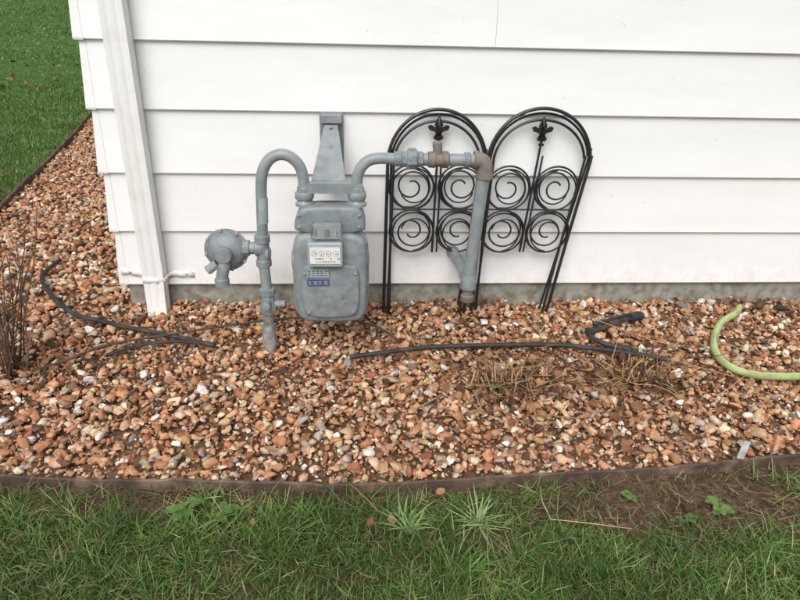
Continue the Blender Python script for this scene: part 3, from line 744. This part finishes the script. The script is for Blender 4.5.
def panel(name,lx0,lx,rx,rx0,ztop,zs,yb,yt,circ,fx,rodx,mid):
    e=empty(name,((lx0+rx0)/2,yb,-.08))
    yy=lambda z: yb+(yt-yb)*(z+.1)/1.04
    a=MB(); b=MB(); c=MB()
    for ins,w,dy,mbb in ((0,.0082,0,a),(.052,.0064,.004,b)):
        cx=(lx+rx)/2; hw=(rx-lx)/2-ins*.55; H=ztop-zs-ins
        P=[(lx0+ins*.4,yy(-.11)+dy,-.13),(lx0*.5+lx*.5+ins*.5,yy(.3)+dy,(zs-.1)/2)]
        for i in range(0,25):
            t=math.pi*(1-i/24); z=zs+H*math.sin(t); P.append((cx+hw*math.cos(t),yy(z)+dy,z))
        P+= [(rx0*.5+rx*.5-ins*.5,yy(.3)+dy,(zs-.1)/2),(rx0-ins*.4,yy(-.11)+dy,-.13)]
        mbb.tube(cr(P,3),w,8)
    cx=(lx+rx)/2+.008; hw=(rx-lx)/2-.010; H=ztop-zs-.025
    P=[(lx0+.034,yb+.028,-.12)]
    for i in range(0,25):
        t=math.pi*(1-i/24); z=zs+H*math.sin(t); P.append((cx+hw*math.cos(t),yy(z)+.03,z))
    P+=[(rx0-.034,yb+.028,-.12)]
    a.tube(cr(P,3),.0060,8)
    for cx,cz,sx,sz in circ:
        y=yy(cz); ring(c,cx,y,cz,.108,.0050)
        spiral(c,cx,y+.002,cz,.104,.026,math.pi/2*sz+math.pi*.9,1.6,sx*sz,.0046)
        ring(c,cx+.010,y+.03,cz-.016,.102,.0040)
        spiral(c,cx+.010,y+.03,cz-.016,.098,.060,math.pi/2*sz,.7,-sx*sz,.0038)
    c.tube([(fx,yy(.8),.80),(rodx,yy(.25),.245)],.0058,8)
    c.tube([(fx+.022,yy(.7)+.028,.72),(rodx+.026,yy(.25)+.028,.235)],.0046,8)
    for z in (.462,):
        c.tube([(circ[2][0]-.11,yy(z)+.004,z),(circ[3][0]+.11,yy(z)+.004,z)],.0044,8)
    finial(c,fx,yy(.83),.832)
    a.obj("arch_frame",M_BLK,e); b.obj("inner_arch",M_BLK,e); c.obj("scrollwork",M_BLK,e)
    return e
panel("garden_trellis",.110,.125,.594,.53,.930,.68,-.115,-.06,
   [(.240,.572,1,1),(.478,.574,-1,1),(.246,.354,1,-1),(.478,.354,-1,-1)],.361,.352,0)
panel("garden_trellis",.57,.602,1.100,.972,.942,.69,-.105,-.065,
   [(.712,.568,1,1),(.948,.568,-1,1),(.702,.350,1,-1),(.930,.350,-1,-1)],.852,.80,0)

# ---------------------------------------------------------------- hoses
def onground(pts,dz): return [(x,y,bz(x,y)+dz) for x,y in pts]
mb=MB(); mb.tube(cr(onground([(-1.80,.55),(-1.80,.40),(-1.766,.25),(-1.604,.02),(-1.43,-.15),(-1.285,-.215),(-1.121,-.279),(-.912,-.350),(-.684,-.436)],.024),8),.0115,12); mb.obj("black_hose",M_RUB)
mb=MB(); mb.tube(cr(onground([(-1.407,-.629),(-1.291,-.553),(-1.157,-.443),(-.865,-.351),(-.503,-.253),(-.30,-.225),(-.11,-.232),(.063,-.306),(.179,-.435)],.038),8),.0058,8); mb.obj("black_cable",M_CAB)
mb=MB(); mb.tube(cr(onground([(-1.15,-.50),(-1.0,-.42),(-.86,-.40),(-.72,-.42)],.024),8),.008,8); mb.obj("black_cable",M_RUB)
P=onground([(-.056,-.541),(.082,-.513),(.319,-.470),(.656,-.459),(.946,-.465),(1.217,-.526),(1.41,-.584)],.027)
mb=MB(); mb.tube(cr(P,8),.0110,12); mb.tube(cr([(p[0]+.05,p[1]+.018,p[2]-.004) for p in P[:5]],8),.0065,8); mb.obj("black_hose",M_RUB)
e=empty("hose_connector",(1.25,-.35,-.08))
def zz(x,y,d): return (x,y,bz(x,y)+d)
mb=MB(); mb.tube(cr([zz(1.11,-.36,.024),zz(1.20,-.325,.030),zz(1.32,-.265,.034),zz(1.42,-.225,.032)],4),.015,12,flat=.7)
mb.tube(cr([zz(1.16,-.30,.034),zz(1.30,-.25,.042),zz(1.44,-.19,.034)],4),.009,8)
mb.lathe([(.014,0),(.023,.005),(.023,.035),(.018,.04),(.018,.06),(.023,.064),(.023,.08),(.012,.085)],zz(1.37,-.245,.034),(.9,.42,0),12)
mb.lathe([(.014,0),(.022,.005),(.022,.03),(.015,.035)],zz(1.14,-.352,.028),(-.9,-.35,0),12)
mb.obj("barrel",M_RUB,e)
mb=MB(); mb.tube(cr([zz(1.11,-.365,.026),zz(1.13,-.42,.026),zz(1.20,-.475,.026),zz(1.30,-.530,.026)],4),.013,10,flat=.8)
mb.lathe([(.012,0),(.020,.004),(.020,.04),(.012,.045)],zz(1.235,-.495,.028),(.75,-.5,0),12)
mb.obj("elbow",M_RUB,e)
gpnts=onground([(2.02,-.13),(1.973,-.184),(1.85,-.27),(1.77,-.36),(1.71,-.45),(1.675,-.54),(1.672,-.62),(1.71,-.68),(1.791,-.715),(1.978,-.723),(2.3,-.70),(2.7,-.62)],.026)
e=empty("garden_hose",(1.8,-.5,-.1))
mb=MB(); G=cr(gpnts,8); mb.tube(G,.0175,16); mb.obj("hose_body",M_GRN,e)
mb=MB(); mb.tube([(p[0],p[1]-.004,p[2]+.0158) for p in G],.0028,6); mb.obj("stripe",M_GRNS,e)
def rock(name,loc,s,c):
    pr=[stone_proto(14,True)]
    instance_mesh(name,[(pr,np.array([loc]),zrot(1,.2),np.array([s]),np.array([c]))],M_STONE)
rock("rock",(2.14,-.12,-.045),(.13,.09,.11),lin(86,72,64)); rock("rock",(2.24,-.15,-.05),(.10,.08,.07),lin(70,62,58)); rock("rock",(1.72,-.10,-.06),(.09,.06,.05),lin(120,118,108))

# ---------------------------------------------------------------- camera
yaw,p,a=math.radians(4),math.radians(25),math.radians(1.4)
fw=Vector((math.sin(yaw)*math.cos(p),math.cos(yaw)*math.cos(p),-math.sin(p)))
r0=Vector((math.cos(yaw),-math.sin(yaw),0)); u0=r0.cross(fw)
r=math.cos(a)*r0+math.sin(a)*u0; u=-math.sin(a)*r0+math.cos(a)*u0
cd=bpy.data.cameras.new("camera"); cd.sensor_width=36; cd.lens=601/800*36; cd.clip_end=1000; cd.clip_start=.05
co=bpy.data.objects.new("camera",cd); col.objects.link(co)
Mx=Matrix((r,u,-fw)).transposed().to_4x4(); Mx.translation=Vector((0,-2.92,1.3)); co.matrix_world=Mx
scene.camera=co
# ---------------------------------------------------------------- light (bright overcast)
el,az=math.radians(47),math.radians(196)
w=bpy.data.worlds.new("World"); scene.world=w; w.use_nodes=True
N=w.node_tree.nodes; L=w.node_tree.links; bg=N["Background"]
sk=N.new("ShaderNodeTexSky"); sk.sky_type='NISHITA'; sk.sun_disc=False; sk.sun_elevation=el; sk.sun_rotation=az; sk.dust_density=4; sk.air_density=1
hs=N.new("ShaderNodeHueSaturation"); hs.inputs["Saturation"].default_value=.38; L.new(sk.outputs[0],hs.inputs["Color"]); L.new(hs.outputs[0],bg.inputs[0])
bg.inputs[1].default_value=.15
sd=bpy.data.lights.new("sun","SUN"); sd.energy=1.5; sd.angle=math.radians(40); sd.color=(1,.98,.955)
so=bpy.data.objects.new("sun",sd); col.objects.link(so)
dirv=Vector((math.sin(az)*math.cos(el),math.cos(az)*math.cos(el),math.sin(el)))
so.rotation_euler=dirv.to_track_quat('Z','Y').to_euler(); so.location=dirv*20
